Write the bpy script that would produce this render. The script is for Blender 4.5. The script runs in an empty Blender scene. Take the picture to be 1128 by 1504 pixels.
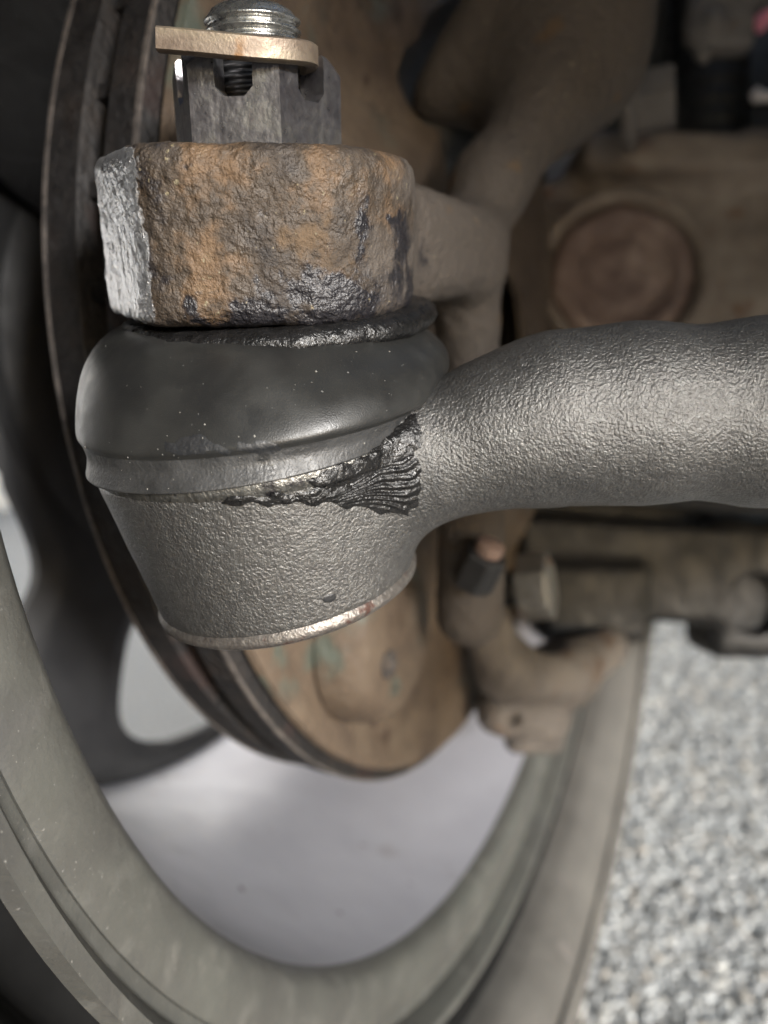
import bpy, bmesh, math, random
import numpy as np
from mathutils import Vector, Matrix
from mathutils.bvhtree import BVHTree

S = bpy.context.scene
COL = S.collection
rnd = random.Random(7)
nrs = np.random.RandomState(11)

# ------------------------------------------------------------------ camera
PITCH = math.radians(-12.0)
CAM_H = 0.312
F_PX, CX, CY = 1128.0, 564.0, 752.0
cp, sp = math.cos(PITCH), math.sin(PITCH)
# rows: camera-frame (right, forward, up) -> world
RM = np.array([[1, 0, 0], [0, cp, -sp], [0, sp, cp]])
CAM = np.array([0, 0, CAM_H])
cam = bpy.data.cameras.new('camera')
camo = bpy.data.objects.new('camera', cam)
COL.objects.link(camo)
camo.location = CAM
camo.rotation_euler = (math.radians(90) + PITCH, 0, 0)
cam.lens = 27.0
cam.sensor_width = 36.0
cam.clip_start = 0.005
cam.clip_end = 200.0
cam.dof.use_dof = True
cam.dof.focus_distance = 0.098
cam.dof.aperture_fstop = 12.5
S.camera = camo
S.render.resolution_x, S.render.resolution_y = 768, 1024

# ------------------------------------------------------------------ sky, sun, exposure
SUN_AZ_DIR = np.array([0.55, -0.835])          # horizontal direction towards the sun (world x, y)
SUN_EL = math.radians(17)
w = bpy.data.worlds.new('World')
S.world = w
w.use_nodes = True
nt = w.node_tree
bgn = nt.nodes['Background']
sky = nt.nodes.new('ShaderNodeTexSky')
sky.sky_type = 'NISHITA'
sky.sun_disc = False
sky.sun_elevation = SUN_EL
sky.sun_rotation = math.atan2(SUN_AZ_DIR[0], SUN_AZ_DIR[1])
sky.dust_density = 1.2
sky.air_density = 1.0
sky.ozone_density = 0.0
nt.links.new(sky.outputs[0], bgn.inputs[0])
bgn.inputs[1].default_value = 0.09
sl = bpy.data.lights.new('sun', 'SUN')
so = bpy.data.objects.new('sun', sl)
COL.objects.link(so)
sl.energy = 3.3
sl.angle = math.radians(12)
sl.color = (1.0, 0.99, 0.975)
sd = Vector((SUN_AZ_DIR[0] * math.cos(SUN_EL), SUN_AZ_DIR[1] * math.cos(SUN_EL), math.sin(SUN_EL)))
so.rotation_euler = sd.to_track_quat('Z', 'Y').to_euler()
so.location = (-3, 2, 3)
S.view_settings.view_transform = 'Standard'
S.view_settings.look = 'None'
S.view_settings.exposure = 1.75
S.view_settings.gamma = 1.0

# ------------------------------------------------------------------ helpers
def P(px, py, d):
    """camera-frame point seen at photo pixel (px, py) at depth d"""
    return np.array([(px - CX) / F_PX * d, d, -(py - CY) / F_PX * d])

def W(v):
    return np.asarray(v, float) @ RM.T + CAM

def nz(v):
    v = np.asarray(v, float)
    return v / np.linalg.norm(v)

def frame(axis, hint=(0, -1, 0)):
    """orthonormal basis: e0 towards hint, e1 sideways, e2 = axis"""
    e2 = nz(axis)
    e0 = np.asarray(hint, float)
    e0 = nz(e0 - e0 @ e2 * e2)
    e1 = np.cross(e2, e0)
    return e0, e1, e2

def empty(name, loc_cam, label, cat, group=None):
    o = bpy.data.objects.new(name, None)
    COL.objects.link(o)
    o.location = W(loc_cam)
    o.empty_display_size = 0.01
    o['label'] = label
    o['category'] = cat
    if group:
        o['group'] = group
    return o

def world_loc(o):
    l = Vector((0, 0, 0))
    while o:
        l = l + o.location
        o = o.parent
    return np.array(l)

def obj(name, verts, faces, mat, parent=None, smooth=True, world=False, origin=None):
    """verts in camera frame (or world) -> one mesh object"""
    v = np.asarray(verts, float)
    if not world:
        v = W(v)
    base = world_loc(parent) if parent else np.zeros(3)
    if origin is None:
        org = base if parent else v.mean(0)
    else:
        org = np.asarray(origin)
    me = bpy.data.meshes.new(name)
    me.from_pydata((v - org).tolist(), [], [tuple(int(i) for i in f) for f in faces])
    me.update()
    me.materials.append(mat)
    if smooth is True:
        me.polygons.foreach_set('use_smooth', [True] * len(me.polygons))
    o = bpy.data.objects.new(name, me)
    COL.objects.link(o)
    if parent:
        o.parent = parent
        o.location = org - base
    else:
        o.location = org
    if smooth == 'auto':
        me.polygons.foreach_set('use_smooth', [True] * len(me.polygons))
        bm = bmesh.new(); bm.from_mesh(me)
        bmesh.ops.recalc_face_normals(bm, faces=bm.faces)
        for e in bm.edges:
            if len(e.link_faces) == 2 and e.calc_face_angle(0) > math.radians(38):
                e.smooth = False
        bm.to_mesh(me); bm.free()
    return o

def apply_mods(o):
    dg = bpy.context.evaluated_depsgraph_get()
    dg.update()
    ev = o.evaluated_get(dg)
    me = bpy.data.meshes.new_from_object(ev)
    o.modifiers.clear()
    old = o.data
    o.data = me
    me.name = o.name
    bpy.data.meshes.remove(old)
    return o

def bevel(o, width, seg=2, angle=35):
    b = o.modifiers.new('bevel', 'BEVEL')
    b.width = width; b.segments = seg
    b.limit_method = 'ANGLE'; b.angle_limit = math.radians(angle)
    b.harden_normals = False
    return apply_mods(o)

def clouds(name, size, depth=2):
    t = bpy.data.textures.new(name, 'CLOUDS')
    t.noise_scale = size; t.noise_depth = depth
    return t

def displace(o, size, strength, depth=2, mid=0.5):
    m = o.modifiers.new('rough', 'DISPLACE')
    m.texture = clouds(o.name + '_relief', size, depth)
    m.texture_coords = 'LOCAL'
    m.strength = strength; m.mid_level = mid
    return apply_mods(o)

def lathe(profile, centre, axis, n=96, hint=(0, -1, 0), close=False, a0=0.0, a1=2 * math.pi, rfun=None):
    """profile: list of (offset along axis, radius)"""
    e0, e1, e2 = frame(axis, hint)
    full = abs(a1 - a0 - 2 * math.pi) < 1e-6
    k = n if full else n + 1
    V = []
    for j in range(k):
        a = a0 + (a1 - a0) * j / n
        d = math.cos(a) * e0 + math.sin(a) * e1
        for i, (h, r) in enumerate(profile):
            rr = r if rfun is None else rfun(i, h, r, a)
            V.append(centre + h * e2 + rr * d)
    m = len(profile)
    Fc = []
    lim = k if full else k - 1
    for j in range(lim):
        jn = (j + 1) % k
        for i in range(m - 1 + (1 if close else 0)):
            i2 = (i + 1) % m
            Fc.append((j * m + i, jn * m + i, jn * m + i2, j * m + i2))
    return np.array(V), Fc

def join(parts):
    V, Fc, off = [], [], 0
    for v, f in parts:
        V.append(np.asarray(v)); Fc += [tuple(i + off for i in q) for q in f]
        off += len(v)
    return np.concatenate(V), Fc

def smooth_path(pts, n):
    """Catmull-Rom through pts (any dimension)"""
    p = np.asarray(pts, float)
    p = np.concatenate([[2 * p[0] - p[1]], p, [2 * p[-1] - p[-2]]])
    out = []
    segs = len(p) - 3
    for i in range(segs):
        for t in np.linspace(0, 1, n, endpoint=False):
            a, b, c, d = p[i:i + 4]
            out.append(0.5 * (2 * b + (c - a) * t + (2 * a - 5 * b + 4 * c - d) * t * t + (3 * b - a - 3 * c + d) * t ** 3))
    out.append(p[-2])
    return np.array(out)

def sweep(path, prof, side=(0, 0, 1), caps=True):
    """sweep a closed 2-D profile along a path; side ~ direction of profile y"""
    path = np.asarray(path)
    n, m = len(path), len(prof)
    V = []
    for i in range(n):
        t = nz(path[min(i + 1, n - 1)] - path[max(i - 1, 0)])
        y = np.asarray(side, float); y = nz(y - y @ t * t)
        x = np.cross(t, y)
        pr = prof(i / (n - 1)) if callable(prof) else prof
        for (a, b) in pr:
            V.append(path[i] + a * x + b * y)
    m = len(pr)
    Fc = []
    for i in range(n - 1):
        for j in range(m):
            k = (j + 1) % m
            Fc.append((i * m + j, i * m + k, (i + 1) * m + k, (i + 1) * m + j))
    if caps:
        Fc.append(tuple(range(m - 1, -1, -1)))
        Fc.append(tuple((n - 1) * m + j for j in range(m)))
    return np.array(V), Fc

def prism(poly2, centre, ex, ey, ez, h0, h1):
    """extrude polygon (in ex, ey) from h0 to h1 along ez"""
    n = len(poly2)
    V = [centre + a * ex + b * ey + h * ez for h in (h0, h1) for a, b in poly2]
    Fc = [tuple(range(n - 1, -1, -1)), tuple(range(n, 2 * n))]
    Fc += [(i, (i + 1) % n, n + (i + 1) % n, n + i) for i in range(n)]
    return np.array(V), Fc

def circle(r, n=32, ph=0):
    return [(r * math.cos(2 * math.pi * i / n + ph), r * math.sin(2 * math.pi * i / n + ph)) for i in range(n)]

# ---- signed distance fields, all in the camera frame
def sd_cone(X, a, b, ra, rb):
    a = np.asarray(a); b = np.asarray(b); ba = b - a
    t = np.clip(((X - a) @ ba) / (ba @ ba), 0, 1)
    return np.linalg.norm(X - a - t[:, None] * ba, axis=1) - (ra + (rb - ra) * t)

def sd_ell(X, c, r, B=np.eye(3)):
    q = (X - c) @ np.asarray(B).T / np.asarray(r)
    k = np.linalg.norm(q, axis=1)
    return (k - 1) * min(r) * 1.0

def sd_box(X, c, h, B=np.eye(3), rd=0.0):
    q = np.abs((X - c) @ np.asarray(B).T) - (np.asarray(h) - rd)
    return np.linalg.norm(np.maximum(q, 0), axis=1) + np.minimum(q.max(1), 0) - rd

def sd_cyl(X, c, axis, r, h, rd=0.0, r2=None):
    ax = nz(axis)
    z = (X - c) @ ax
    rad = np.linalg.norm(X - c - z[:, None] * ax, axis=1)
    rr = r if r2 is None else r + (r2 - r) * np.clip((z + h) / (2 * h), 0, 1)
    qx = rad - (rr - rd); qz = np.abs(z) - (h - rd)
    return np.hypot(np.maximum(qx, 0), np.maximum(qz, 0)) + np.minimum(np.maximum(qx, qz), 0) - rd

def su(a, b, k):
    h = np.clip(0.5 + 0.5 * (b - a) / k, 0, 1)
    return b + (a - b) * h - k * h * (1 - h)

def ss(a, b, k):      # a minus b
    return -su(-a, b, k)

def si(a, b, k):
    return -su(-a, -b, k)

def surface_net(f, lo, hi, step):
    lo = np.asarray(lo, float); hi = np.asarray(hi, float)
    n = np.ceil((hi - lo) / step).astype(int) + 1
    ax = [lo[i] + step * np.arange(n[i]) for i in range(3)]
    D = np.empty(n, np.float32)
    for i in range(0, n[0], 16):
        gx = np.stack(np.meshgrid(ax[0][i:i + 16], ax[1], ax[2], indexing='ij'), -1)
        D[i:i + 16] = f(gx.reshape(-1, 3)).reshape(gx.shape[:3])
    D[0] = D[-1] = np.maximum(D[0], 1e-6)
    for sl_ in ((slice(0, 1),), (slice(-1, None),)):
        D[sl_[0], :, :] = np.maximum(np.abs(D[sl_[0], :, :]), 1e-5)
        D[:, sl_[0], :] = np.maximum(np.abs(D[:, sl_[0], :]), 1e-5)
        D[:, :, sl_[0]] = np.maximum(np.abs(D[:, :, sl_[0]]), 1e-5)
    sgn = D < 0
    c = np.zeros(n - 1, np.int8)
    for dx in (0, 1):
        for dy in (0, 1):
            for dz in (0, 1):
                c += sgn[dx:n[0] - 1 + dx, dy:n[1] - 1 + dy, dz:n[2] - 1 + dz]
    act = np.argwhere((c > 0) & (c < 8))
    idx = -np.ones(n - 1, np.int64)
    idx[tuple(act.T)] = np.arange(len(act))
    acc = np.zeros((len(act), 3)); cnt = np.zeros(len(act))
    cor = [np.array(k) for k in np.ndindex(2, 2, 2)]
    for i in range(8):
        for j in range(i + 1, 8):
            if np.abs(cor[i] - cor[j]).sum() != 1:
                continue
            a = D[tuple((act + cor[i]).T)]; b = D[tuple((act + cor[j]).T)]
            m = (a < 0) != (b < 0)
            t = np.where(m, a / np.where(m, a - b, 1), 0)
            acc += np.where(m[:, None], cor[i] + t[:, None] * (cor[j] - cor[i]), 0)
            cnt += m
    V = lo + step * (act + acc / cnt[:, None])
    quads = []
    for d in range(3):
        e = np.zeros(3, int); e[d] = 1
        o1 = np.zeros(3, int); o1[(d + 1) % 3] = 1
        o2 = np.zeros(3, int); o2[(d + 2) % 3] = 1
        sa = sgn[tuple(slice(0, n[k] - e[k]) for k in range(3))]
        sb = sgn[tuple(slice(e[k], n[k]) for k in range(3))]
        ed = np.argwhere(sa != sb)
        ok = (ed[:, (d + 1) % 3] > 0) & (ed[:, (d + 2) % 3] > 0)
        for k in ((d + 1) % 3, (d + 2) % 3):
            ok &= ed[:, k] < n[k] - 1
        ed = ed[ok]
        q = np.stack([idx[tuple((ed - o1 - o2).T)], idx[tuple((ed - o2).T)], idx[tuple(ed.T)], idx[tuple((ed - o1).T)]], 1)
        fl = sgn[tuple(ed.T)]
        q[~fl] = q[~fl][:, ::-1]
        quads.append(q[(q >= 0).all(1)])
    return V, np.concatenate(quads).tolist()

# ------------------------------------------------------------------ materials
def material(name, ramp, scale, detail=6, rough=(0.5, 0.7), metal=0.0, bumps=(), layers=(), spec=0.5, distort=0.0, stretch=None, coat=0.0):
    """ramp: [(pos, rgb)] over a noise; layers: [(scale, lo, hi, rgb, roughness, axis gate or None)]"""
    m = bpy.data.materials.new(name)
    m.use_nodes = True
    t = m.node_tree; N = t.nodes; L = t.links
    b = N['Principled BSDF']
    co = N.new('ShaderNodeTexCoord')
    src = co.outputs['Object']
    if stretch:
        mp = N.new('ShaderNodeMapping'); mp.inputs['Scale'].default_value = stretch
        L.new(src, mp.inputs[0]); srcn = mp.outputs[0]
    else:
        srcn = src
    def noise(sc, dt=4, s=None, rg=0.55):
        n = N.new('ShaderNodeTexNoise')
        n.inputs['Scale'].default_value = sc; n.inputs['Detail'].default_value = dt
        n.inputs['Roughness'].default_value = rg; n.inputs['Distortion'].default_value = distort
        L.new(s or src, n.inputs['Vector'])
        return n.outputs['Fac']
    f = noise(scale, detail, srcn, 0.62)
    r = N.new('ShaderNodeValToRGB')
    els = r.color_ramp.elements
    for i, (p, c) in enumerate(ramp):
        e = els[i] if i < 2 else els.new(p)
        e.position = p; e.color = (*c, 1)
    L.new(f, r.inputs[0])
    colour = r.outputs[0]
    mr = N.new('ShaderNodeMapRange')
    mr.inputs['From Min'].default_value = 0.3; mr.inputs['From Max'].default_value = 0.7
    mr.inputs['To Min'].default_value, mr.inputs['To Max'].default_value = rough
    L.new(noise(scale * 2.7, 4), mr.inputs[0])
    rg = mr.outputs[0]
    met = None
    for ly in layers:
        sc, lo, hi, rgb, ro = ly[:5]
        gate = ly[5] if len(ly) > 5 else None
        fac = noise(sc, 6)
        if gate:
            # gate = (direction in object space, from, to, weight): shifts the noise with position
            dv, g0, g1, wt = gate
            dp = N.new('ShaderNodeVectorMath'); dp.operation = 'DOT_PRODUCT'
            L.new(src, dp.inputs[0]); dp.inputs[1].default_value = dv
            gm = N.new('ShaderNodeMapRange'); gm.inputs['From Min'].default_value = g0; gm.inputs['From Max'].default_value = g1
            gm.inputs['To Min'].default_value = -wt; gm.inputs['To Max'].default_value = wt
            L.new(dp.outputs['Value'], gm.inputs[0])
            ad = N.new('ShaderNodeMath'); ad.operation = 'ADD'
            L.new(fac, ad.inputs[0]); L.new(gm.outputs[0], ad.inputs[1]); fac = ad.outputs[0]
        ms = N.new('ShaderNodeMapRange'); ms.interpolation_type = 'SMOOTHSTEP'
        ms.inputs['From Min'].default_value = lo; ms.inputs['From Max'].default_value = hi
        L.new(fac, ms.inputs[0])
        mx = N.new('ShaderNodeMix'); mx.data_type = 'RGBA'
        L.new(ms.outputs[0], mx.inputs[0]); L.new(colour, mx.inputs[6]); mx.inputs[7].default_value = (*rgb, 1)
        colour = mx.outputs[2]
        mf = N.new('ShaderNodeMix'); mf.data_type = 'FLOAT'
        L.new(ms.outputs[0], mf.inputs[0]); L.new(rg, mf.inputs[2]); mf.inputs[3].default_value = ro
        rg = mf.outputs[0]
        if len(ly) > 6:
            mm = N.new('ShaderNodeMix'); mm.data_type = 'FLOAT'
            L.new(ms.outputs[0], mm.inputs[0])
            if met is None:
                mm.inputs[2].default_value = metal
            else:
                L.new(met, mm.inputs[2])
            mm.inputs[3].default_value = ly[6]
            met = mm.outputs[0]
    L.new(colour, b.inputs['Base Color']); L.new(rg, b.inputs['Roughness'])
    b.inputs['Metallic'].default_value = metal
    if met is not None:
        L.new(met, b.inputs['Metallic'])
    b.inputs['Specular IOR Level'].default_value = spec
    b.inputs['Coat Weight'].default_value = coat
    b.inputs['Coat Roughness'].default_value = 0.15
    prev = None
    for bp in bumps:
        sc, dist = bp[:2]
        dt = bp[2] if len(bp) > 2 else 3
        n = N.new('ShaderNodeBump')
        n.inputs['Strength'].default_value = 1.0
        n.inputs['Distance'].default_value = dist
        if len(bp) > 3:
            mpp = N.new('ShaderNodeMapping'); mpp.inputs['Scale'].default_value = bp[3]
            L.new(src, mpp.inputs[0])
            L.new(noise(sc, dt, mpp.outputs[0]), n.inputs['Height'])
        else:
            L.new(noise(sc, dt), n.inputs['Height'])
        if prev:
            L.new(prev, n.inputs['Normal'])
        prev = n.outputs[0]
    if prev:
        L.new(prev, b.inputs['Normal'])
    return m

M = {}
_a = nz([0.0, -0.335, 0.942]); _f = nz(np.array([0, -1.0, 0]) - np.array([0, -1.0, 0]) @ _a * _a); _s = np.array([1.0, 0, 0])
_c = P(372, 350, 0.1175) - P(690, 900, 0.205)          # eye centre seen from the knuckle's origin
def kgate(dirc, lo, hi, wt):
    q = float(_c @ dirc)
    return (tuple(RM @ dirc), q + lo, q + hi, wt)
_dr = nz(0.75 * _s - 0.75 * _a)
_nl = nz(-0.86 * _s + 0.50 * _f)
M['boss_rust'] = material('boss_rust', [(0.34, (0.017, 0.013, 0.011)), (0.50, (0.037, 0.026, 0.017)), (0.60, (0.083, 0.050, 0.026)), (0.76, (0.127, 0.088, 0.050))],
    120, 9, (0.5, 0.8), 0.2, bumps=((380, 0.0006, 3), (900, 0.0005, 4), (2200, 0.0002, 2)),
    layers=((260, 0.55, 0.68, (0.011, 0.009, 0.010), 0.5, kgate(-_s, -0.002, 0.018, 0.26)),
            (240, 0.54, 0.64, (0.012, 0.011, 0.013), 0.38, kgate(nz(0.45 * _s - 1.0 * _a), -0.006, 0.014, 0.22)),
            (110, 0.46, 0.60, (0.051, 0.041, 0.033), 0.75, kgate(_s, 0.010, 0.034, 0.35)),
            (90, 0.62, 0.70, (0.075, 0.048, 0.026), 0.8),
            (800, 0.66, 0.72, (0.134, 0.112, 0.070), 0.6),
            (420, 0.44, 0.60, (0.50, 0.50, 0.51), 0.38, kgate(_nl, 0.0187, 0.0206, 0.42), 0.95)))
M['boss_bare'] = material('boss_bare', [(0.3, (0.200, 0.200, 0.200)), (0.5, (0.420, 0.420, 0.420)), (0.7, (0.620, 0.620, 0.620))], 700, 6, (0.3, 0.5), 0.85,
    bumps=((700, 0.0022, 5, (1, 1, 0.5)), (2500, 0.0008, 3)), layers=((600, 0.58, 0.68, (0.070, 0.055, 0.045), 0.7),))
M['knuckle_rust'] = material('knuckle_rust', [(0.28, (0.034, 0.026, 0.022)), (0.5, (0.062, 0.048, 0.038)), (0.72, (0.096, 0.077, 0.058))],
    70, 7, (0.6, 0.85), 0.1, bumps=((600, 0.0006, 5), (1800, 0.0003, 3)),
    layers=((120, 0.60, 0.72, (0.106, 0.058, 0.026), 0.8),))
M['knuckle_dark'] = material('knuckle_dark', [(0.3, (0.027, 0.023, 0.022)), (0.7, (0.051, 0.044, 0.040))], 60, 6, (0.55, 0.75), 0.1, bumps=((500, 0.0004, 5),),
    layers=((70, 0.58, 0.72, (0.078, 0.066, 0.054), 0.8),))
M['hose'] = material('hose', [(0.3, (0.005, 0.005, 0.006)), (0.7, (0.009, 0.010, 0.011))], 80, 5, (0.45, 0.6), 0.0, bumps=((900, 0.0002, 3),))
M['cast_grey'] = material('cast_grey', [(0.3, (0.074, 0.072, 0.070)), (0.5, (0.099, 0.096, 0.092)), (0.7, (0.122, 0.121, 0.116))],
    900, 5, (0.31, 0.42), 0.75, bumps=((2500, 0.00030, 5), (900, 0.00012, 2)),
    layers=((60, 0.58, 0.8, (0.049, 0.049, 0.049), 0.45), (2600, 0.66, 0.72, (0.014, 0.015, 0.016), 0.6)))
M['crimp'] = material('crimp', [(0.3, (0.079, 0.069, 0.063)), (0.7, (0.142, 0.132, 0.120))], 900, 4, (0.35, 0.5), 0.7,
    bumps=((1500, 0.0002, 3),), layers=((220, 0.56, 0.66, (0.050, 0.025, 0.019), 0.7),))
M['boot_rubber'] = material('boot_rubber', [(0.3, (0.009, 0.009, 0.009)), (0.7, (0.016, 0.016, 0.015))], 120, 6, (0.30, 0.42), 0.0,
    bumps=((5000, 0.00003, 2),), spec=0.26,
    layers=((70, 0.48, 0.70, (0.019, 0.019, 0.018), 0.55), (1500, 0.70, 0.73, (0.077, 0.077, 0.072), 0.7)))
M['boot_band'] = material('boot_band', [(0.35, (0.010, 0.010, 0.010)), (0.6, (0.027, 0.027, 0.027))], 160, 9, (0.42, 0.6), 0.0,
    bumps=((1800, 0.00012, 3),), spec=0.5, layers=((1400, 0.70, 0.75, (0.078, 0.078, 0.069), 0.7), (130, 0.55, 0.6, (0.006, 0.006, 0.006), 0.4)))
M['grease'] = material('grease', [(0.3, (0.003, 0.003, 0.003)), (0.7, (0.008, 0.0075, 0.0075))], 300, 5, (0.22, 0.42), 0.0,
    bumps=((900, 0.0004, 4), (2600, 0.00010, 3)), spec=0.35)
M['clamp_steel'] = material('clamp_steel', [(0.3, (0.108, 0.105, 0.096)), (0.7, (0.192, 0.187, 0.173))], 500, 5, (0.3, 0.45), 0.85,
    bumps=((1300, 0.00035, 4),), layers=((300, 0.56, 0.68, (0.019, 0.017, 0.020), 0.5),))
M['zinc'] = material('zinc', [(0.3, (0.109, 0.102, 0.112)), (0.5, (0.184, 0.177, 0.184)), (0.7, (0.286, 0.279, 0.258))], 260, 8, (0.26, 0.42), 0.9,
    bumps=((900, 0.00010, 4), (500, 0.0001, 2, (1, 1, 0.15))), layers=((260, 0.58, 0.74, (0.095, 0.082, 0.088), 0.5),))
M['thread'] = material('thread', [(0.3, (0.3, 0.3, 0.29)), (0.7, (0.55, 0.55, 0.53))], 400, 5, (0.2, 0.35), 0.95, bumps=((1500, 0.0001, 3),))
M['thread_shaded'] = material('thread_shaded', [(0.3, (0.04, 0.04, 0.045)), (0.7, (0.09, 0.09, 0.09))], 400, 5, (0.3, 0.5), 0.8)
M['pin'] = material('pin', [(0.3, (0.117, 0.087, 0.067)), (0.5, (0.169, 0.135, 0.103)), (0.7, (0.212, 0.180, 0.122))], 260, 6, (0.42, 0.6), 0.55,
    bumps=((1800, 0.00008, 3),), layers=((200, 0.62, 0.75, (0.138, 0.073, 0.030), 0.6),), stretch=(0.4, 0.4, 1.4))
M['disc_edge'] = material('disc_edge', [(0.3, (0.003, 0.002, 0.002)), (0.5, (0.007, 0.006, 0.006)), (0.72, (0.014, 0.010, 0.008))], 120, 7, (0.55, 0.8), 0.3,
    bumps=((500, 0.0008, 5),), layers=((60, 0.55, 0.7, (0.014, 0.007, 0.006), 0.8),))
M['worn'] = material('worn', [(0.3, (0.030, 0.027, 0.026)), (0.7, (0.132, 0.114, 0.102))], 300, 6, (0.45, 0.6), 0.4, bumps=((900, 0.0005, 4),))
M['disc_face'] = material('disc_face', [(0.3, (0.021, 0.017, 0.017)), (0.7, (0.054, 0.042, 0.036))], 60, 6, (0.5, 0.7), 0.4, bumps=((500, 0.0004, 5),))
M['shield'] = material('shield', [(0.25, (0.033, 0.021, 0.014)), (0.5, (0.067, 0.047, 0.031)), (0.75, (0.101, 0.077, 0.054))], 55, 8, (0.6, 0.85), 0.05,
    bumps=((260, 0.0010, 6),), layers=((45, 0.57, 0.66, (0.053, 0.061, 0.049), 0.55), (90, 0.60, 0.70, (0.031, 0.017, 0.010), 0.8)))
M['rim_paint'] = material('rim_paint', [(0.3, (0.040, 0.039, 0.036)), (0.7, (0.055, 0.056, 0.050))], 40, 8, (0.40, 0.6), 0.1,
    bumps=((300, 0.0002, 5), (900, 0.00008, 3)), layers=((120, 0.50, 0.80, (0.079, 0.078, 0.071), 0.65), (30, 0.56, 0.75, (0.032, 0.032, 0.031), 0.7), (1400, 0.66, 0.72, (0.121, 0.118, 0.110), 0.7)))
M['barrel_paint'] = material('barrel_paint', [(0.3, (0.261, 0.263, 0.295)), (0.7, (0.318, 0.321, 0.357))], 25, 6, (0.36, 0.48), 0.25,
    bumps=((200, 0.00012, 3),), layers=((40, 0.60, 0.75, (0.217, 0.212, 0.222), 0.6), (160, 0.70, 0.74, (0.087, 0.080, 0.077), 0.7)))
M['wheel_face'] = material('wheel_face', [(0.3, (0.005, 0.005, 0.006)), (0.7, (0.009, 0.009, 0.010))], 30, 6, (0.5, 0.7), 0.1, bumps=((300, 0.0002, 4),))
M['tyre'] = material('tyre', [(0.3, (0.046, 0.043, 0.039)), (0.7, (0.076, 0.072, 0.065))], 30, 7, (0.6, 0.8), 0.0,
    bumps=((400, 0.0003, 5),), layers=((90, 0.58, 0.72, (0.071, 0.065, 0.060), 0.85),))
M['black_steel'] = material('black_steel', [(0.3, (0.004, 0.004, 0.004)), (0.7, (0.009, 0.008, 0.008))], 40, 6, (0.45, 0.7), 0.1,
    bumps=((300, 0.0005, 5),), layers=((50, 0.60, 0.72, (0.011, 0.011, 0.009), 0.8),))
M['liner'] = material('liner', [(0.3, (0.010, 0.010, 0.011)), (0.7, (0.020, 0.020, 0.021))], 30, 4, (0.6, 0.8), 0.0, bumps=((200, 0.0005, 4),))
M['cast_brown'] = material('cast_brown', [(0.28, (0.053, 0.044, 0.039)), (0.5, (0.101, 0.088, 0.078)), (0.72, (0.145, 0.127, 0.111))], 45, 7, (0.6, 0.85), 0.1,
    bumps=((300, 0.0008, 5),), layers=((60, 0.58, 0.72, (0.086, 0.054, 0.037), 0.8),))
M['bracket_brown'] = material('bracket_brown', [(0.28, (0.086, 0.063, 0.048)), (0.5, (0.158, 0.122, 0.092)), (0.72, (0.225, 0.180, 0.140))], 45, 7, (0.6, 0.85), 0.05,
    bumps=((300, 0.0008, 5),), layers=((60, 0.58, 0.72, (0.135, 0.077, 0.045), 0.8),))
M['bush_rust'] = material('bush_rust', [(0.28, (0.086, 0.051, 0.040)), (0.5, (0.147, 0.097, 0.076)), (0.72, (0.232, 0.165, 0.127))], 70, 7, (0.55, 0.8), 0.1,
    bumps=((250, 0.001, 5),))
M['bolt_steel'] = material('bolt_steel', [(0.3, (0.157, 0.150, 0.147)), (0.7, (0.299, 0.300, 0.293))], 120, 6, (0.35, 0.55), 0.7,
    bumps=((400, 0.0004, 4),), layers=((120, 0.57, 0.68, (0.143, 0.068, 0.030), 0.8),))
M['orange_rust'] = material('orange_rust', [(0.3, (0.30, 0.10, 0.03)), (0.7, (0.50, 0.20, 0.06))], 200, 5, (0.7, 0.9), 0.0, bumps=((400, 0.0006, 4),))
M['pink'] = material('pink', [(0.3, (0.72, 0.20, 0.26)), (0.7, (0.80, 0.28, 0.34))], 60, 3, (0.4, 0.5))
M['cream'] = material('cream', [(0.3, (0.70, 0.60, 0.54)), (0.7, (0.80, 0.72, 0.66))], 60, 3, (0.5, 0.6))
M['bounce_white'] = material('bounce_white', [(0.3, (0.76, 0.76, 0.76)), (0.7, (0.82, 0.82, 0.81))], 3, 5, (0.7, 0.9), 0.0, bumps=((60, 0.004, 4),))
M['gap_shade'] = material('gap_shade', [(0.3, (0.004, 0.004, 0.004)), (0.7, (0.008, 0.008, 0.008))], 60, 4, (0.75, 0.9), 0.0, spec=0.12)
M['grit'] = material('grit', [(0.35, (0.030, 0.029, 0.027)), (0.65, (0.180, 0.174, 0.156))], 900, 2, (0.5, 0.7))
M['asphalt'] = material('asphalt', [(0.3, (0.17, 0.17, 0.168)), (0.5, (0.26, 0.26, 0.255)), (0.7, (0.36, 0.355, 0.345))], 260, 6, (0.7, 0.9), 0.0, bumps=((180, 0.004, 6),))

# stones vary one by one through a per-stone colour attribute
ms = bpy.data.materials.new('stones'); ms.use_nodes = True
tn = ms.node_tree
at = tn.nodes.new('ShaderNodeAttribute'); at.attribute_name = 'tint'
tn.links.new(at.outputs['Color'], tn.nodes['Principled BSDF'].inputs['Base Color'])
tn.nodes['Principled BSDF'].inputs['Roughness'].default_value = 0.55
M['stones'] = ms

# ------------------------------------------------------------------ the setting: ground
gs = 60.0
g = obj('ground', [(-gs, -gs, 0), (gs, -gs, 0), (gs, gs, 0), (-gs, gs, 0)], [(0, 1, 2, 3)], M['asphalt'], smooth=False, world=True)
g['kind'] = 'structure'

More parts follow.
